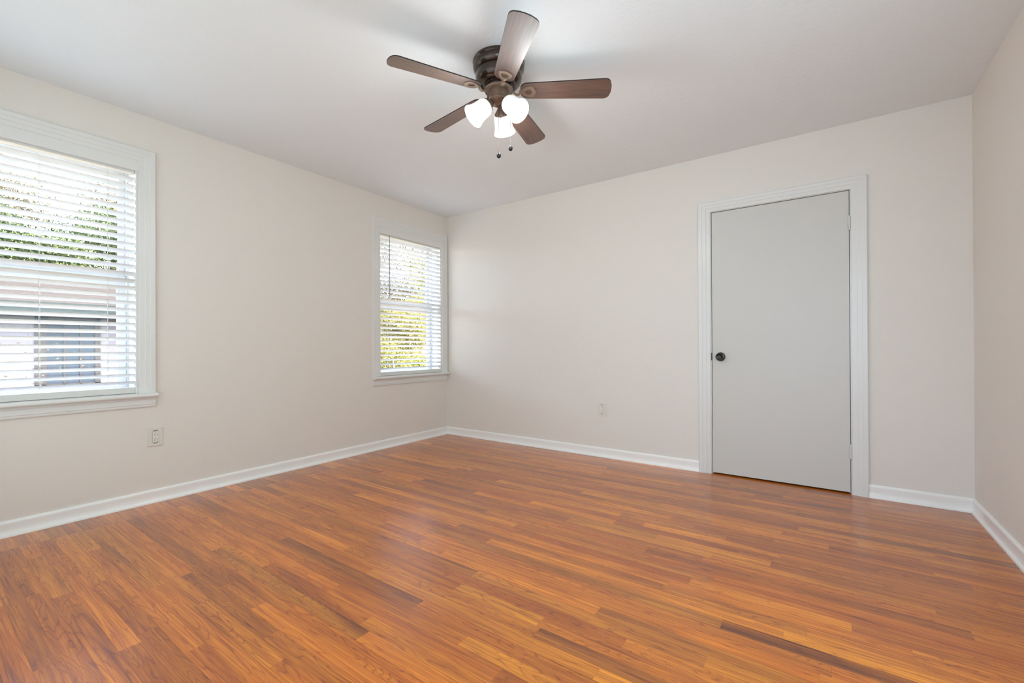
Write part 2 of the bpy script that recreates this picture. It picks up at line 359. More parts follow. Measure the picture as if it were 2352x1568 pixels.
# subfloor seen as the dark hairline between boards
i = len(verts); verts += [(-.1, -5.3, -.0008), (4.9, -5.3, -.0008), (4.9, .9, -.0008), (-.1, .9, -.0008), (-.1, -5.3, -.05), (4.9, -5.3, -.05), (4.9, .9, -.05), (-.1, .9, -.05)]
faces += [(i, i+1, i+2, i+3), (i+7, i+6, i+5, i+4), (i, i+4, i+5, i+1), (i+1, i+5, i+6, i+2), (i+2, i+6, i+7, i+3), (i+3, i+7, i+4, i)]
tones += [(*lin((96, 58, 30)), 1)]*6; boards += [(.5, 0, 0, 1)]*6
me.from_pydata(verts, [], faces)
for nm, data in (('tone', tones), ('board', boards)):
    at = me.attributes.new(nm, 'FLOAT_COLOR', 'FACE')
    at.data.foreach_set('color', np.array(data, dtype=np.float32).ravel())
tag(link('floor', me, M['floor']), 'glossy orange-brown oak strip floor', 'floor', kind='structure')

# ------------------------------------------------------------------ baseboards
bp_ = [(0, 0), (.0205, 0), (.0205, .006), (.0180, .013), (.0135, .018), (.0110, .024), (.0098, .040), (.0105, .058), (.0115, .068), (.0105, .077), (.0060, .083), (0, .083)]
def base_run(bm, p0, p1, nrm, m0=0, m1=0):
    """baseboard along p0->p1 with room side normal; m0/m1: 1 = mitred inside corner"""
    p0 = Vector((*p0, 0)); p1 = Vector((*p1, 0)); d = (p1-p0).normalized(); n = Vector((*nrm, 0))
    A = [bm.verts.new(p0 + n*t + d*(t*m0) + Vector((0, 0, z))) for t, z in bp_]
    D = [bm.verts.new(p1 + n*t - d*(t*m1) + Vector((0, 0, z))) for t, z in bp_]
    k = len(A)
    for i in range(k): bm.faces.new((A[i], A[(i+1) % k], D[(i+1) % k], D[i]))
    bm.faces.new(A[::-1]); bm.faces.new(D)
bm = bmesh.new(); base_run(bm, (0, -RD), (0, 0), (1, 0), 0, 1)
tag(obj('baseboard_left', bm, M['base'], smooth=True), 'white baseboard under the two windows', 'baseboard', kind='structure')
bm = bmesh.new(); base_run(bm, (0, 0), (2.686, 0), (0, -1), 1, 0); base_run(bm, (3.716, 0), (RW, 0), (0, -1), 0, 1)
tag(obj('baseboard_back', bm, M['base'], smooth=True), 'white baseboard on both sides of the closet door', 'baseboard', kind='structure')
bm = bmesh.new(); base_run(bm, (RW, 0), (RW, -RD), (-1, 0), 1, 0)
tag(obj('baseboard_right', bm, M['base'], smooth=True), 'white baseboard at the right edge of the photo', 'baseboard', kind='structure')

# ------------------------------------------------------------------ casings
CP = [(0, 0), (0, .010), (.002, .0125), (.029, .0125), (.0295, .0155), (.032, .0165), (.056, .0165), (.0565, .0190), (.059, .0200), (.081, .0200), (.085, .0165), (.085, 0)]
def casing(bm, a0, a1, zb, zt, P, wr0=1, wr1=1, wh=.077/.085):
    """three sided mitred casing round an opening a0..a1, zb..zt; P(a, t, z) maps to the wall"""
    def sect(fn):
        return [bm.verts.new(fn(u, t)) for u, t in CP]
    S = [sect(lambda u, t: P(a0-u*wr0, t, zb)), sect(lambda u, t: P(a0-u*wr0, t, zt+u*wh)),
         sect(lambda u, t: P(a1+u*wr1, t, zt+u*wh)), sect(lambda u, t: P(a1+u*wr1, t, zb))]
    k = len(CP)
    for A, D in zip(S, S[1:]):
        for i in range(k): bm.faces.new((A[i], A[(i+1) % k], D[(i+1) % k], D[i]))
    bm.faces.new(S[0]); bm.faces.new(S[-1][::-1])

def make_window(idx, y0, y1, label, last=False):
    w = thing('window_%d' % idx, (0, (y0+y1)/2, Z0), label, 'window', kind='structure')
    off = Vector((0, -(y0+y1)/2, -Z0))
    def part(name, bm, m, parent=w, smooth=False):
        for v in bm.verts: v.co += off
        return obj(name, bm, m, parent, smooth)
    bm = bmesh.new(); casing(bm, y0, y1, .695, Z1, lambda a, t, z: (t, a, z), 1, 1)
    part('window_casing', bm, M['trim'])
    part('head_filler_board', B(-.012, .0105, y0, y1, 2.080, Z1, bev=.0012), M['trim'])
    # stool with bullnose
    e1 = min(y1+.088, -.003); e0 = y0-.088
    nose = [(-.075, .672), (.040, .672)] + [(.040+.0135*math.sin(a), .6855-.0135*math.cos(a)) for a in np.linspace(.2, PI-.2, 9)] + [(.040, .699), (-.075, .699)]
    bm = bmesh.new(); prism(bm, nose, y0+.001, y1-.001, 'y')
    nose2 = [(.0002, .672)] + nose[1:-1] + [(.0002, .699)]
    prism(bm, nose2, e0, y0+.001, 'y'); prism(bm, nose2, y1-.001, e1, 'y')
    part('window_sill', bm, M['trim'], smooth=True)
    ap = [(0, .671), (.019, .671), (.019, .660), (.016, .657), (.016, .648), (.0175, .645), (.0175, .628), (.014, .625), (.014, .619), (.012, .612), (0, .612)]
    bm = bmesh.new(); prism(bm, ap, y0-.083, min(y1+.083, -.006), 'y'); part('sill_apron', bm, M['trim'])
    # frame lining the opening
    bm = bmesh.new()
    box(bm, -TW, -.0005, y0+.0005, y0+.012, .6995, Z1-.0005); box(bm, -TW, -.0005, y1-.012, y1-.0005, .6995, Z1-.0005); box(bm, -TW, -.013, y0+.012, y1-.012, Z1-.014, Z1-.0005)
    box(bm, -TW-.03, -.076, y0+.012, y1-.012, .66, .6995)
    # tracks
    for s, e in ((y0+.012, y0+.0195), (y1-.0195, y1-.012)): box(bm, -.205, -.140, s, e, .6995, Z1-.014)
    part('window_frame', bm, M['vinyl'])
    # sashes
    def sash(name, xa, xb, ya, yb, za, zb, st, tr, br):
        bm = bmesh.new()
        box(bm, xa, xb, ya, ya+st, za, zb, bev=.002); box(bm, xa, xb, yb-st, yb, za, zb, bev=.002)
        box(bm, xa, xb, ya+st, yb-st, za, za+br, bev=.002); box(bm, xa, xb, ya+st, yb-st, zb-tr, zb, bev=.002)
        s = part(name, bm, M['vinyl'])
        xm = (xa+xb)/2; bm = bmesh.new(); box(bm, xm-.002, xm+.002, ya+st-.004, yb-st+.004, za+br-.004, zb-tr+.004)
        part('pane', bm, M['glass'], s)
    sash('upper_sash', -.202, -.178, y0+.021, y1-.021, 1.415, Z1-.016, .031, .037, .055)
    sash('lower_sash', -.174, -.146, y0+.024, y1-.024, .7005, 1.432, .041, .054, .045)
    return w
make_window(1, *WINS[0], 'large white double-hung window at the left edge of the photo')
make_window(2, *WINS[1], 'white double-hung window beside the far corner of the room')

for nm, q, lb in (('window_3', (.30, 2.70, -RD-.14, -RD-.11, .30, 2.20), 'made-up window at the rear fill light, behind the camera'), ('window_4', (RW+.11, RW+.14, -3.30, -1.90, .45, 2.05), 'made-up window at the side fill light, beside the camera')):  # unseen windows, added to frame the two fill lights
    bm = bmesh.new(); x0, x1, y0, y1, z0, z1 = q; e = .05
    if nm == 'window_3':
        box(bm, x0, x0+e, y0, y1, z0, z1); box(bm, x1-e, x1, y0, y1, z0, z1); box(bm, x0+e, x1-e, y0, y1, z0, z0+e); box(bm, x0+e, x1-e, y0, y1, z1-e, z1); box(bm, x0+e, x1-e, y0, y1, 1.22, 1.28); box(bm, 1.47, 1.53, y0, y1, z0+e, 1.22); box(bm, 1.47, 1.53, y0, y1, 1.28, z1-e)
    else:
        box(bm, x0, x1, y0, y0+e, z0, z1); box(bm, x0, x1, y1-e, y1, z0, z1); box(bm, x0, x1, y0+e, y1-e, z0, z0+e); box(bm, x0, x1, y0+e, y1-e, z1-e, z1); box(bm, x0, x1, y0+e, y1-e, 1.22, 1.28)
    wn = tag(obj(nm, bm, M['vinyl']), lb, 'window', kind='structure')
    if nm == 'window_3': obj('sky_blocker', B(.25, 2.75, -RD-TW-.02, -RD-TW+.02, .25, 2.25), M['slat'], wn)  # unseen panels added to keep sun and sky out of both openings
    else: obj('sky_blocker', B(RW+TW-.02, RW+TW+.02, -3.35, -1.85, .40, 2.10), M['slat'], wn)

# ------------------------------------------------------------------ blinds
def make_blind(y0, y1, label, wand=False):
    yc = (y0+y1)/2
    w = thing('window_blind', (-.03, yc, 2.079), label, 'window blind', 'white horizontal blinds in the windows')
    off = Vector((.03, -yc, -2.079))
    def part(name, bm, m, parent=w, smooth=False):
        for v in bm.verts: v.co += off
        return obj(name, bm, m, parent, smooth)
    a, b = y0+.0135, y1-.0135
    part('headrail', B(-.060, -.0135, a, b, 2.066, 2.128, bev=.002), M['slat'])
    bm = bmesh.new(); T = math.radians(22); hw, th = .0247, .0014
    for k in range(29):
        ze = .775+.0450*k; cz = ze - hw*math.sin(T); cx = -.0068 - hw*math.cos(T)
        sec = []
        for s, t in ((-1, -1), (0, -1.0), (1, -1), (1, 1), (0, 1.0), (-1, 1)):
            crown = .0016*(1-s*s)
            u = s*hw; v = t*th + crown
            sec.append((cx + u*math.cos(T) - v*math.sin(T), cz + u*math.sin(T) + v*math.cos(T)))
        prism(bm, sec, a, b, 'y')
    part('slats', bm, M['slat'])
    bm = B(-.056, -.006, a, b, .7005, .737, bev=.004)
    br = part('bottom_rail', bm, M['slat'])
    part('rail_end_cap', B(-.058, -.004, b-.0005, b+.002, .701, .7385, bev=.0008), M['vinyl'], br)
    for yy in (y0+.137, yc, y1-.137):
        bm = bmesh.new()
        tube(bm, [(-.0045, yy-.006, .735), (-.0045, yy-.006, 2.066)], .0007, 5)
        tube(bm, [(-.0560, yy+.006, .735), (-.0560, yy+.006, 2.066)], .0007, 5)
        for k in range(29):
            ze = .775+.045*k - .0035
            tube(bm, [(-.0045, yy-.006, ze+.001), (-.0560, yy+.006, ze-.0205)], .0009, 4)
        part('ladder_cord', bm, M['cord'])
    if wand:
        bm = bmesh.new(); tube(bm, [(.004, y0+.118, 2.074), (.004, y0+.118, 1.475)], .0042, 8)
        part('tilt_wand', bm, M['wand'], smooth=True)
    return w
make_blind(*WINS[0], 'wide white slatted blind in the window at the left edge')
make_blind(*WINS[1], 'white slatted blind with a grey wand in the window by the corner', wand=True)

# ------------------------------------------------------------------ closet door
d = thing('door_1', ((DX0+DX1)/2, 0, 0), 'flat white closet door with a dark round knob', 'door', kind='structure')
doff = Vector((-(DX0+DX1)/2, 0, 0))
def dpart(name, bm, m, parent=d, smooth=False):
    for v in bm.verts: v.co += doff
    return obj(name, bm, m, parent, smooth)
bm = bmesh.new(); casing(bm, 2.774, 3.631, 0, 2.0055, lambda a, t, z: (a, -t, z), 1.03, 1)
dpart('door_casing', bm, M['trim'])
bm = bmesh.new()
box(bm, DX0+.0005, 2.779, -.0005, TW, 0, DZ-.001); box(bm, 3.626, DX1-.0005, -.0005, TW, 0, DZ-.001); box(bm, 2.779, 3.626, -.0005, TW, 2.003, DZ-.001)
box(bm, 2.779, 2.790, .040, .075, 0, 2.003); box(bm, 3.615, 3.626, .040, .075, 0, 2.003); box(bm, 2.790, 3.615, .040, .075, 1.992, 2.003)
dpart('door_jamb', bm, M['trim'])
slab = dpart('door_slab', B(2.7825, 3.6220, .002, .037, .011, 1.9985, bev=.0015), M['door'])
def kmtx(y): return Matrix.Translation((2.841, y, .896)) @ Matrix.Rotation(PI/2, 4, 'X')
bm = bmesh.new(); lathe(bm, [(.0001, .000), (.033, .000), (.0335, .003), (.031, .0065), (.024, .0085), (.013, .010), (.0125, .030), (.016, .034), (.0245, .040), (.0275, .048), (.0265, .056), (.022, .061), (.0195, .0605), (.015, .0570), (.012, .0565), (.0115, .0585), (.0001, .0590)], 40, kmtx(.002))
kn_ = dpart('door_knob', bm, M['nickel'], slab, True)
dpart('latch_plate', B(2.7752, 2.7835, -.0015, .010, .868, .926, bev=.001), M['black'])
for zc in (1.784, .279):
    bm = bmesh.new()
    for k in range(5):
        a = zc-.046+.0184*k
        lathe(bm, [(.0001, a+.0004), (.0068, a+.0004), (.0072, a+.0012), (.0072, a+.0172), (.0068, a+.018), (.0001, a+.018)], 16, Matrix.Translation((3.6235, -.006, 0)))
    lathe(bm, [(.0001, zc-.049), (.004, zc-.048), (.004, zc+.048), (.0001, zc+.049)], 12, Matrix.Translation((3.6235, -.006, 0)))
    box(bm, 3.6236, 3.6262, -.0045, .03, zc-.045, zc+.045)
    dpart('hinge', bm, M['hinge'], slab, True)

# ------------------------------------------------------------------ outlets
def outlet(loc, rz, label, side):
    """plate centred at loc, facing local -y; rotated by rz"""
    w = thing('wall_outlet', loc, label, 'power outlet', 'wall outlets'); w.rotation_euler = (0, 0, rz)
    pw, ph = .039, .0595
    bm = bmesh.new(); pr = [(-pw, -ph), (pw, -ph), (pw, ph), (-pw, ph)]
    A = [bm.verts.new((x, 0, z)) for x, z in pr]; D = [bm.verts.new((x*.985, -.0045, z*.99)) for x, z in pr]; E_ = [bm.verts.new((x*.94, -.006, z*.96)) for x, z in pr]
    for P, Q in ((A, D), (D, E_)):
        for i in range(4): bm.faces.new((P[i], P[(i+1) % 4], Q[(i+1) % 4], Q[i]))
    bm.faces.new(E_)
    obj('cover_plate', bm, M['plate'], w)
    # dark joint round the receptacle, then the receptacle itself
    obj('plate_opening', B(-.0172, .0172, -.0063, -.0055, -.0342, .0342), M['gap_grey'] if side else M['gap_light'], w)
    rec = obj('receptacle', B(-.0162, .0162, -.0078, -.0056, -.0328, .0328, bev=.0008), M['recep'], w)
    for s in (1, -1):
        zc = .0165*s
        bm = bmesh.new(); f = .004 if side else -.004
        box(bm, -.0074, -.0052, -.0082, -.0076, zc-.004-f, zc+.004-f); box(bm, .0052, .0074, -.0082, -.0076, zc-.004-f, zc+.004-f)
        box(bm, -.0024, .0024, -.0082, -.0076, zc+(.0052 if side else -.0085), zc+(.0085 if side else -.0052))
        obj('socket_slots', bm, M['slot'], rec)
        bm = bmesh.new(); box(bm, -.0118, .0118, -.0066, -.0058, s*.0400-.0016, s*.0400+.0016)
        obj('plate_slot', bm, M['slot'], w)
    if side:
        obj('indicator_light', B(-.0125, -.0095, -.0083, -.0076, .0245, .0275), M['vinyl'], rec)
    return w
outlet((.0002, -2.670, .416), PI/2, 'white outlet under the large window at the left', True)
outlet((1.876, -.0002, .421), 0, 'small white outlet on the back wall left of the closet door', False)

# ------------------------------------------------------------------ ceiling fan
FX, FY = 2.125, -1.842
fan = thing('ceiling_fan', (FX, FY, RH), 'bronze five-blade ceiling fan with three lit white glass shades', 'ceiling fan')
def fpart(name, bm, m, parent=fan, smooth=True, mtx=None):
    for v in bm.verts: v.co.z -= RH
    return obj(name, bm, m, parent, smooth)
bm = bmesh.new(); lathe(bm, [(.0001, 2.4398), (.131, 2.4398), (.1335, 2.436), (.1335, 2.426), (.1305, 2.4225), (.1288, 2.421), (.1315, 2.419), (.1325, 2.412), (.1310, 2.402), (.1255, 2.391), (.117, 2.383), (.1135, 2.381), (.0001, 2.381)], 72)
fpart('ceiling_canopy', bm, M['bronze_dark'])
bm = bmesh.new(); lathe(bm, [(.0001, 2.3808), (.1125, 2.3808), (.1165, 2.378), (.1190, 2.372), (.1197, 2.362), (.1180, 2.349), (.1125, 2.336), (.1030, 2.325), (.0920, 2.319), (.0830, 2.3165), (.0800, 2.3165), (.0780, 2.3180), (.0690, 2.3180), (.0670, 2.316), (.0665, 2.300), (.0001, 2.300)], 72)
fpart('motor_housing', bm, M['bronze_dark'])
bm = bmesh.new(); lathe(bm, [(.0001, 2.2998), (.0700, 2.2998), (.0735, 2.297), (.0735, 2.290), (.0705, 2.287), (.0001, 2.287)], 60)
hub = fpart('blade_hub', bm, M['bronze'])
for k in range(10):
    a = 2*PI*k/10+.2; bm = bmesh.new()
    lathe(bm, [(.0001, 2.2835), (.0025, 2.284), (.0032, 2.2868), (.0001, 2.287)], 10, Matrix.Translation((.061*math.cos(a), .061*math.sin(a), 0)))
    fpart('hub_screw', bm, M['bronze2'], hub)
bm = bmesh.new(); lathe(bm, [(.0001, 2.2868), (.0500, 2.2868), (.0500, 2.247), (.0515, 2.2445), (.0535, 2.243), (.0535, 2.236), (.0500, 2.233), (.0440, 2.229), (.0300, 2.2225), (.0100, 2.219), (.0001, 2.2188)], 60)
sw = fpart('switch_housing', bm, M['bronze'])

PHI0 = math.radians(245.58); PITCH = -.196
def blade_outline():
    pts = []
    r0_, r1_ = .112, .566
    wid = lambda r: (.105 + .023*(r-.18)/.388)/2
    def arc(cx, cy, rx, ry, a0, a1, n=8):
        return [(cx+rx*math.cos(a), cy+ry*math.sin(a)) for a in np.linspace(a0, a1, n)]
    rc = .030; rk = .036
    w1 = wid(r1_); w0_ = wid(r0_)
    pts += arc(r1_-rc-.003, w1-rc, rc, rc, PI/2, .25, 9)
    pts += [(r1_+.0015, w1*.35), (r1_+.003, 0), (r1_+.0015, -w1*.35)]
    pts += [(x, -y) for x, y in arc(r1_-rc-.003, w1-rc, rc, rc, PI/2, .25, 9)][::-1]
    pts += [(x, -y) for x, y in arc(r0_+rk, w0_-rk, rk, rk, PI/2, PI-.1, 8)]
    pts += [(x, y) for x, y in arc(r0_+rk, w0_-rk, rk, rk, PI/2, PI-.1, 8)][::-1]
    return pts
def drop(s, t):      # height of blade underside at (radius, side)
    return -.012*(s-.18)/.388
OUT = blade_outline()
def blade_mesh():
    bm = bmesh.new(); n = len(OUT); th = .0055
    A = [bm.verts.new((s, t*math.cos(PITCH), drop(s, t)+t*math.sin(PITCH))) for s, t in OUT]
    D = [bm.verts.new((s, t*math.cos(PITCH), drop(s, t)+t*math.sin(PITCH)+th)) for s, t in OUT]
    for i in range(n):
        f = bm.faces.new((A[i], A[(i+1) % n], D[(i+1) % n], D[i])); f.material_index = 1
    bm.faces.new(A[::-1]); bm.faces.new(D)
    return bm
def iron_mesh():
    """open shield shaped bracket under the blade root and the S arm to the hub"""
    bm = bmesh.new(); c, s_ = math.cos(PITCH), math.sin(PITCH)
    def outer(f):   # f 0..1 round the shield
        pass
    # outline right half (r, t), hub end -> outer end
    oh = [(.106, .0065), (.114, .010), (.124, .018), (.136, .0260), (.150, .0315), (.163, .0335), (.174, .0325), (.180, .0285), (.1835, .020), (.189, .0085)]
    ih = [(.138, .0040), (.1400, .0080), (.1440, .0125), (.150, .0165), (.1560, .0185), (.162, .0185), (.1655, .0165), (.1675, .0130), (.1690, .0090), (.171, .0040)]
    o_ = [(a, b) for a, b in oh] + [(.191, 0)] + [(a, -b) for a, b in oh[::-1]] + [(.104, 0)]
    i_ = [(a, b) for a, b in ih] + [(.1720, 0)] + [(a, -b) for a, b in ih[::-1]] + [(.1370, 0)]
    def P(q, dz): r, t = q; return (r, t*c, drop(r, t)+t*s_+dz)
    n = len(o_)
    ring = {}
    for nm, pl in (('o', o_), ('i', i_)):
        for lv, dz in (('a', -.0002), ('b', -.0045)):
            ring[nm+lv] = [bm.verts.new(P(q, dz)) for q in pl]
    mid = [bm.verts.new(P(((a[0]+b[0])/2, (a[1]+b[1])/2), -.0065)) for a, b in zip(o_, i_)]
    for k in range(n):
        j = (k+1) % n
        bm.faces.new((ring['oa'][k], ring['oa'][j], ring['ob'][j], ring['ob'][k]))
        bm.faces.new((ring['ob'][k], ring['ob'][j], mid[j], mid[k])); bm.faces.new((mid[k], mid[j], ring['ib'][j], ring['ib'][k]))
        bm.faces.new((ring['ib'][k], ring['ib'][j], ring['ia'][j], ring['ia'][k])); bm.faces.new((ring['ia'][k], ring['ia'][j], ring['oa'][j], ring['oa'][k]))
    # arm
    path = [(.055, 2.2935-2.281), (.068, .0085), (.080, -.006), (.091, -.0145), (.102, -.0135), (.112, -.006)]
    W_ = [.014, .014, .0120, .0105, .0100, .0110]
    prev = None
    for (r, z), w in zip(path, W_):
        q = [bm.verts.new((r, y, z+h)) for y, h in ((-w, .0), (-w*.6, -.0035), (w*.6, -.0035), (w, 0), (w*.6, .0035), (-w*.6, .0035))]
        if prev:
            for k in range(6): bm.faces.new((prev[k], prev[(k+1) % 6], q[(k+1) % 6], q[k]))
        else: bm.faces.new(q[::-1])
        prev = q
    bm.faces.new(prev)
    # blade screws
    for (r, t) in ((.134, 0), (.175, .024), (.175, -.024)):
        x, y, z = P((r, t), -.0064)
        if t == 0: continue
        lathe(bm, [(.0001, z-.0018), (.0030, z-.0014), (.0038, z), (.0001, z+.0002)], 10, Matrix.Translation((x, y, 0)))
    return bm
b0 = i0 = None
for k in range(5):
    a = PHI0 + 2*PI*k/5
    if b0 is None:
        b0 = obj('fan_blade', blade_mesh(), [M['blade'], M['blade_edge']], fan)
        i0 = obj('blade_bracket', iron_mesh(), M['bronze2'], fan, True); bb, ii = b0, i0
    else:
        bb, ii = b0.copy(), i0.copy(); C.objects.link(bb); C.objects.link(ii); bb.parent = fan; ii.parent = fan
    for x in (bb, ii): x.location = (0, 0, 2.281-RH); x.rotation_euler = (0, 0, a)

# lamp arms, glass shades, bulbs
NECK, MOUTH = Vector((.059, 0, 2.211)), Vector((.136, 0, 2.140))
ax = (MOUTH-NECK).normalized(); LN = (MOUTH-NECK).length
for k in range(3):
    az = math.radians(233.12) - k*2*PI/3
    mt_ = Matrix.Rotation(az, 4, 'Z') @ Matrix.Translation(NECK) @ ax.to_track_quat('Z', 'Y').to_matrix().to_4x4()
    bm = bmesh.new(); lathe(bm, [(.0001, -.030), (.012, -.030), (.016, -.026), (.026, -.010), (.0375, .002), (.0385, .006), (.0385, .011), (.0365, .012), (.0001, .012)], 36, mt_)
    for j in range(3):
        q = 2*PI*j/3+.5; c = Vector((.0395*math.cos(q), .0395*math.sin(q), .008))
        lathe(bm, [(.0001, -.003), (.003, -.002), (.003, .002), (.0001, .003)], 8, mt_ @ Matrix.Translation(c))
    arm = fpart('lamp_holder', bm, M['bronze'])
    po = [(.0345, .005), (.0400, .009), (.0435, .017), (.0450, .030), (.0460, .048), (.0478, .066), (.0505, .080), (.0540, .092), (.0572, .100), (.0592, LN)]
    pi_ = [(r-.003, z) for r, z in po][::-1]
    bm = bmesh.new(); lathe(bm, po + [(.0578, LN+.001)] + pi_, 48, mt_)
    sh = fpart('lamp_shade', bm, M['shade'])
    bm = bmesh.new(); lathe(bm, [(.0001, .014), (.012, .014), (.013, .026), (.020, .040), (.0255, .054), (.0260, .064), (.0225, .076), (.0130, .085), (.0001, .088)], 28, mt_)
    fpart('light_bulb', bm, M['bulb'], sh)
    p = mt_ @ Vector((0, 0, .100)); p.z -= RH
    lamp('bulb_light', 'POINT', p, 7.9, (.92, .975, .99), size=.06, parent=fan)
# pull chains
def chain(az, r, ztop, zbot, label):
    x, y = r*math.cos(az), r*math.sin(az)
    bm = bmesh.new(); tube(bm, [(x*.75, y*.75, ztop+.002), (x*.97, y*.97, ztop-.001), (x, y, ztop-.004)], .0016, 8)
    tube(bm, [(x, y, ztop-.004), (x, y, zbot+.012)], .0005, 5)
    z = ztop-.006
    while z > zbot+.013:
        bmesh.ops.create_icosphere(bm, subdivisions=1, radius=.0013, matrix=Matrix.Translation((x, y, z))); z -= .0042
    ch = fpart('pull_chain', bm, M['chain'])
    bm = bmesh.new(); lathe(bm, [(.0001, .0135), (.003, .013), (.0045, .0115), (.0085, .0085), (.0108, .003), (.0110, -.002), (.0095, -.008), (.0060, -.0120), (.0001, -.0135)], 20, Matrix.Translation((x, y, zbot)))
    fpart('chain_pendant', bm, M['black'], ch)
chain(math.radians(305), .047, 2.232, 1.940, '')
chain(math.radians(53), .062, 2.238, 2.006, '')

# ------------------------------------------------------------------ garden outside
GZ = -.60
def ground_mat():
    mt = mat('leaf_litter_ground', (120, 104, 74), .95); t = mt.node_tree; b = t.nodes['Principled BSDF']
    tc = N(t, 'ShaderNodeTexCoord'); n = N(t, 'ShaderNodeTexNoise'); n.inputs['Scale'].default_value = 3.2; n.inputs['Detail'].default_value = 8
    L(t, tc.outputs['Object'], n.inputs['Vector']); cr = N(t, 'ShaderNodeValToRGB'); e = cr.color_ramp.elements
    e[0].position = .38; e[0].color = (*lin((70, 76, 40)), 1); e[1].position = .58; e[1].color = (*lin((120, 98, 72)), 1)
    L(t, n.outputs['Fac'], cr.inputs[0]); L(t, cr.outputs[0], b.inputs['Base Color']); return mt
tag(obj('ground', B(-40, 0-TW, -30, 30, GZ-.2, GZ), ground_mat()), 'leaf-strewn yard outside the windows', 'ground', kind='structure')

def leaf_mat(name, cols):
    mt = bpy.data.materials.new(name); mt.use_nodes = True; t = mt.node_tree; t.nodes.clear()
    o = N(t, 'ShaderNodeOutputMaterial'); ge = N(t, 'ShaderNodeNewGeometry'); cr = N(t, 'ShaderNodeValToRGB')
    el = cr.color_ramp.elements
    while len(el) < len(cols): el.new(.5)
    for i, c in enumerate(cols): el[i].position = i/(len(cols)-1); el[i].color = (*lin(c), 1)
    L(t, ge.outputs['Random Per Island'], cr.inputs[0])
    df = N(t, 'ShaderNodeBsdfDiffuse'); tl = N(t, 'ShaderNodeBsdfTranslucent'); mx = N(t, 'ShaderNodeMixShader'); mx.inputs[0].default_value = .35
    L(t, cr.outputs[0], df.inputs[0]); L(t, cr.outputs[0], tl.inputs[0]); L(t, df.outputs[0], mx.inputs[1]); L(t, tl.outputs[0], mx.inputs[2]); L(t, mx.outputs[0], o.inputs[0])
    return mt
M['leaf_dark'] = leaf_mat('evergreen_leaves', [(22, 34, 20), (40, 54, 32), (64, 74, 46), (118, 126, 86)])
M['leaf_yel'] = leaf_mat('yellow_green_leaves', [(62, 66, 32), (96, 98, 44), (130, 126, 66), (160, 152, 104)])
M['leaf_tan'] = leaf_mat('autumn_leaves', [(54, 46, 36), (84, 76, 56), (106, 100, 74), (66, 72, 48)])
M['bark'] = mat('grey_brown_bark', (104, 90, 75), .9, spec=0, bump=(14, .5, .02))
M['cane'] = mat('tan_cane', (200, 172, 120), .7)
def leaves(name, blobs, n, size, m, parent, seed, flat=.0):
    rng = np.random.default_rng(seed); tot = sum(b[3]*b[4]*b[5] for b in blobs)
    P_ = []
    for (x, y, z, rx, ry, rz) in blobs:
        k = max(20, int(n*rx*ry*rz/tot)); d = rng.normal(size=(k, 3)); d /= np.linalg.norm(d, axis=1)[:, None]
        rad = rng.random((k, 1))**.45; P_.append(np.array([x, y, z]) + d*rad*np.array([rx, ry, rz]))
    P_ = np.vstack(P_); k = len(P_); s = size*rng.uniform(.6, 1.3, (k, 1))
    a = rng.normal(size=(k, 3)); a /= np.linalg.norm(a, axis=1)[:, None]
    b = np.cross(a, rng.normal(size=(k, 3))); b /= np.linalg.norm(b, axis=1)[:, None]
    V = np.stack([P_-a*s, P_+b*s*.42, P_+a*s, P_-b*s*.42], 1).reshape(-1, 3).astype(np.float32)
    me = bpy.data.meshes.new(name); me.vertices.add(4*k); me.vertices.foreach_set('co', V.ravel())
    me.loops.add(4*k); me.loops.foreach_set('vertex_index', np.arange(4*k, dtype=np.int32))
    me.polygons.add(k); me.polygons.foreach_set('loop_start', np.arange(0, 4*k, 4, dtype=np.int32))
    me.update(calc_edges=True); return link(name, me, m, parent)
def tree(name, x, y, h, spread, label, cat, lm, seed, n=9000, size=.07, trunk=.10, base=1.2, group=None, crown=None):
    rnd = random.Random(seed); w = thing(name, (x, y, GZ), label, cat, group)
    bm = bmesh.new(); top = Vector((rnd.uniform(-.3, .3), rnd.uniform(-.3, .3), h*.86))
    pts = [Vector((0, 0, 0)).lerp(top, f) + Vector((rnd.uniform(-.06, .06), rnd.uniform(-.06, .06), 0))*h*.2 for f in (0, .2, .4, .6, .8, 1)]
    pts[0] = Vector((0, 0, 0)); tube(bm, pts, [trunk, trunk*.85, trunk*.65, trunk*.45, trunk*.3, trunk*.12], 8)
    blobs = []
    nb_ = 11
    for i in range(nb_):
        f = rnd.uniform(base/h, .95); p = Vector((0, 0, 0)).lerp(top, f); a = rnd.uniform(0, 2*PI); q = p + Vector((math.cos(a), math.sin(a), .35))*spread*rnd.uniform(.5, 1)*(1.15-f*.6)
        tube(bm, [p, p.lerp(q, .5)+Vector((0, 0, .08)), q], [trunk*.32, trunk*.2, trunk*.07], 6)
        r = spread*rnd.uniform(.38, .62); blobs.append((q.x, q.y, q.z, r, r, r*.72))
    blobs.append((top.x, top.y, top.z, spread*.5, spread*.5, spread*.45))
    obj('trunk', bm, M['bark'], w)
    f_ = leaves('foliage', blobs, int(n*2.4), size*.58, lm, w, seed)
    return w
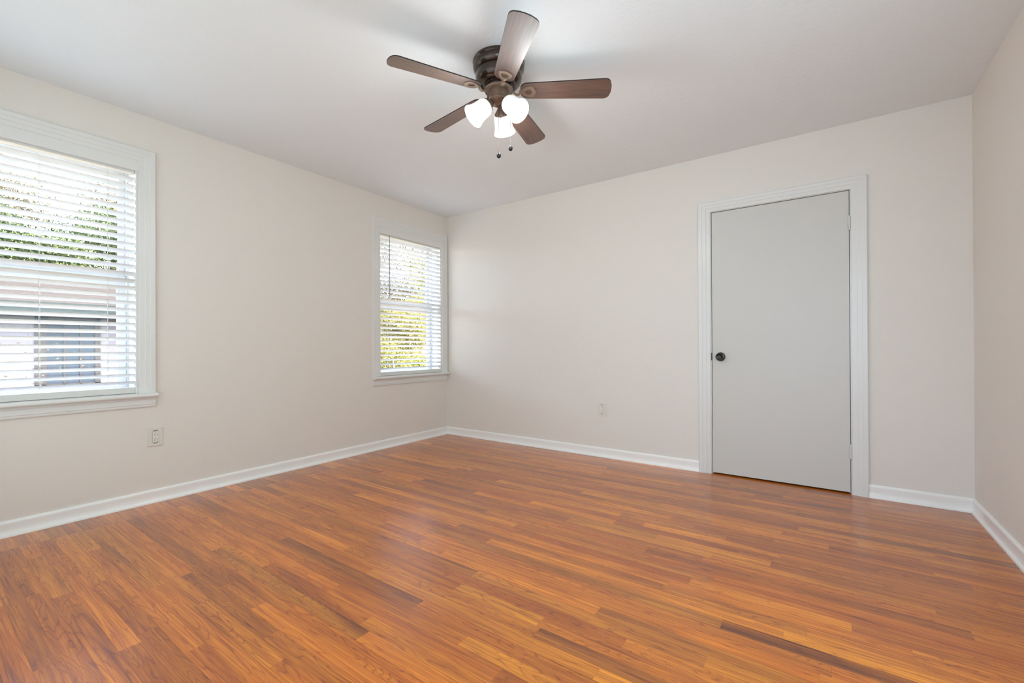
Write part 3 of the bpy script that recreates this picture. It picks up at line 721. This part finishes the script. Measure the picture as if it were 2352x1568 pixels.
# trees behind the neighbour's house, seen through the upper slats of the left window
tree('evergreen_tree', -19.0, -1.9, 6.7, 2.3, 'dark evergreen tree behind the low house, nearer the left edge of the photo', 'tree', M['leaf_dark'], 3, 17000, .12, .16, 1.4, 'trees beyond the low house')
tree('evergreen_tree', -25.0, 3.0, 8.6, 3.0, 'second dark evergreen behind the low house, right of the first', 'tree', M['leaf_dark'], 4, 17000, .12, .16, 1.4, 'trees beyond the low house')
tree('pale_tree', -32.0, -1.6, 13.0, 3.2, 'tall sparse pale tree above the dark evergreens', 'tree', M['leaf_tan'], 6, 7000, .14, .22, 4.5, 'tall pale trees')
tree('pale_tree', -33.0, 5.6, 12.6, 3.2, 'second tall sparse pale tree, right of the first above the evergreens', 'tree', M['leaf_tan'], 16, 7000, .14, .22, 4.5, 'tall pale trees')
tree('bare_sapling', -6.2, -3.1, 4.8, 1.0, 'thin leafless sapling in front of the low house', 'tree', M['leaf_tan'], 7, 260, .04, .035, .9)
# thicket seen through the corner window
tree('yellow_shrub', -4.5, 3.0, 2.7, .80, 'bushy yellow-green shrub nearest the corner window', 'shrub', M['leaf_yel'], 21, 9000, .055, .03, .3, 'shrubs outside the corner window')
tree('yellow_shrub', -6.0, 4.9, 3.0, .90, 'yellow-green shrub farther right outside the corner window', 'shrub', M['leaf_yel'], 22, 9000, .055, .03, .3, 'shrubs outside the corner window')
tree('yellow_shrub', -8.2, 5.6, 2.8, .95, 'yellow-green shrub at the back of the thicket', 'shrub', M['leaf_yel'], 23, 8000, .06, .03, .3, 'shrubs outside the corner window')
tree('woodland_tree', -11.5, 8.2, 8.0, 1.7, 'tall woodland tree with tan leaves behind the yellow shrubs', 'tree', M['leaf_tan'], 31, 7000, .08, .10, 2.2, 'woodland trees outside the corner window')
tree('woodland_tree', -8.6, 8.6, 7.5, 1.4, 'woodland tree with a thick trunk right of the tan-leaved one', 'tree', M['leaf_yel'], 32, 6000, .08, .09, 2.4, 'woodland trees outside the corner window')
tree('woodland_tree', -15.0, 13.6, 9.0, 2.2, 'distant woodland tree deep behind the thicket', 'tree', M['leaf_tan'], 33, 8000, .10, .2, 1.8, 'woodland trees outside the corner window')
tree('woodland_tree', -17.0, 10.0, 8.5, 2.4, 'distant darker woodland tree deep behind the thicket', 'tree', M['leaf_dark'], 34, 9000, .10, .2, 1.4, 'woodland trees outside the corner window')

# neighbour's house
HXf = -10.0
hs = thing('neighbor_house', (HXf, -2.5, GZ), 'low pale house with a grey roof seen through the left window', 'house')
def hpart(name, bm, m, parent=hs):
    for v in bm.verts: v.co -= Vector((HXf, -2.5, GZ))
    return obj(name, bm, m, parent)
M['stucco'] = mat('pale_painted_brick', (70, 70, 77), .9, spec=0, bump=(6, .3, .01))
M['roof'] = mat('pale_roof_shingle', (50, 46, 43), .95, spec=0, bump=(20, .6, .02))
M['gutter'] = mat('dark_green_fascia', (32, 37, 37), .6, spec=0)
M['hglass'] = mat('blue_reflecting_glass', (34, 39, 46), .7, spec=0)
M['hframe'] = mat('weathered_grey_frame', (42, 40, 40), .7, spec=0)
M['hdark'] = mat('dark_curtain', (96, 90, 88), .8)
hpart('house_wall', B(-14.4, HXf, -9.0, 2.4, GZ, 1.84), M['stucco'])
bm = bmesh.new(); prism(bm, [(-9.45, 1.86), (-9.45, 1.92), (-12.2, 2.66), (-14.95, 1.92), (-14.95, 1.86)], -9.5, 2.9, 'y'); rf = hpart('house_roof', bm, M['roof'])
hpart('fascia', B(-9.46, -9.41, -9.5, 2.9, 1.67, 1.925), M['gutter'])
hpart('roof_ridge', B(-12.28, -12.12, -9.5, 2.9, 2.64, 2.70), mat('brown_ridge_cap', (70, 46, 34), .9, spec=0), rf)
bm = bmesh.new(); wy0, wy1, wz0, wz1 = -1.876, -.855, .15, 1.66
for a in ((wy0, wy0+.17, wz0, wz1), (wy1-.09, wy1, wz0, wz1), (wy0, wy1, wz0, wz0+.07), (wy0, wy1, wz1-.07, wz1), (wy0+.42, wy0+.455, wz0, wz1), (wy0+.68, wy0+.71, wz0, wz1)):
    box(bm, HXf-.02, HXf+.04, *a)
hw = hpart('house_window', bm, M['hframe'])
hpart('pane', B(HXf-.01, HXf+.012, wy0+.05, wy1-.05, wz0+.05, wz1-.05), M['hglass'], hw)
# terracotta pot by the house
pot = bmesh.new(); lathe(pot, [(.0001, 0), (.15, 0), (.20, .36), (.235, .36), (.24, .42), (.21, .42), (.19, .38), (.0001, .37)], 28)
tag(obj('terracotta_pot', pot, mat('terracotta', (160, 96, 62), .8), smooth=True, loc=(-9.0, -2.62, GZ)), 'round orange terracotta pot beside the low house', 'plant pot')
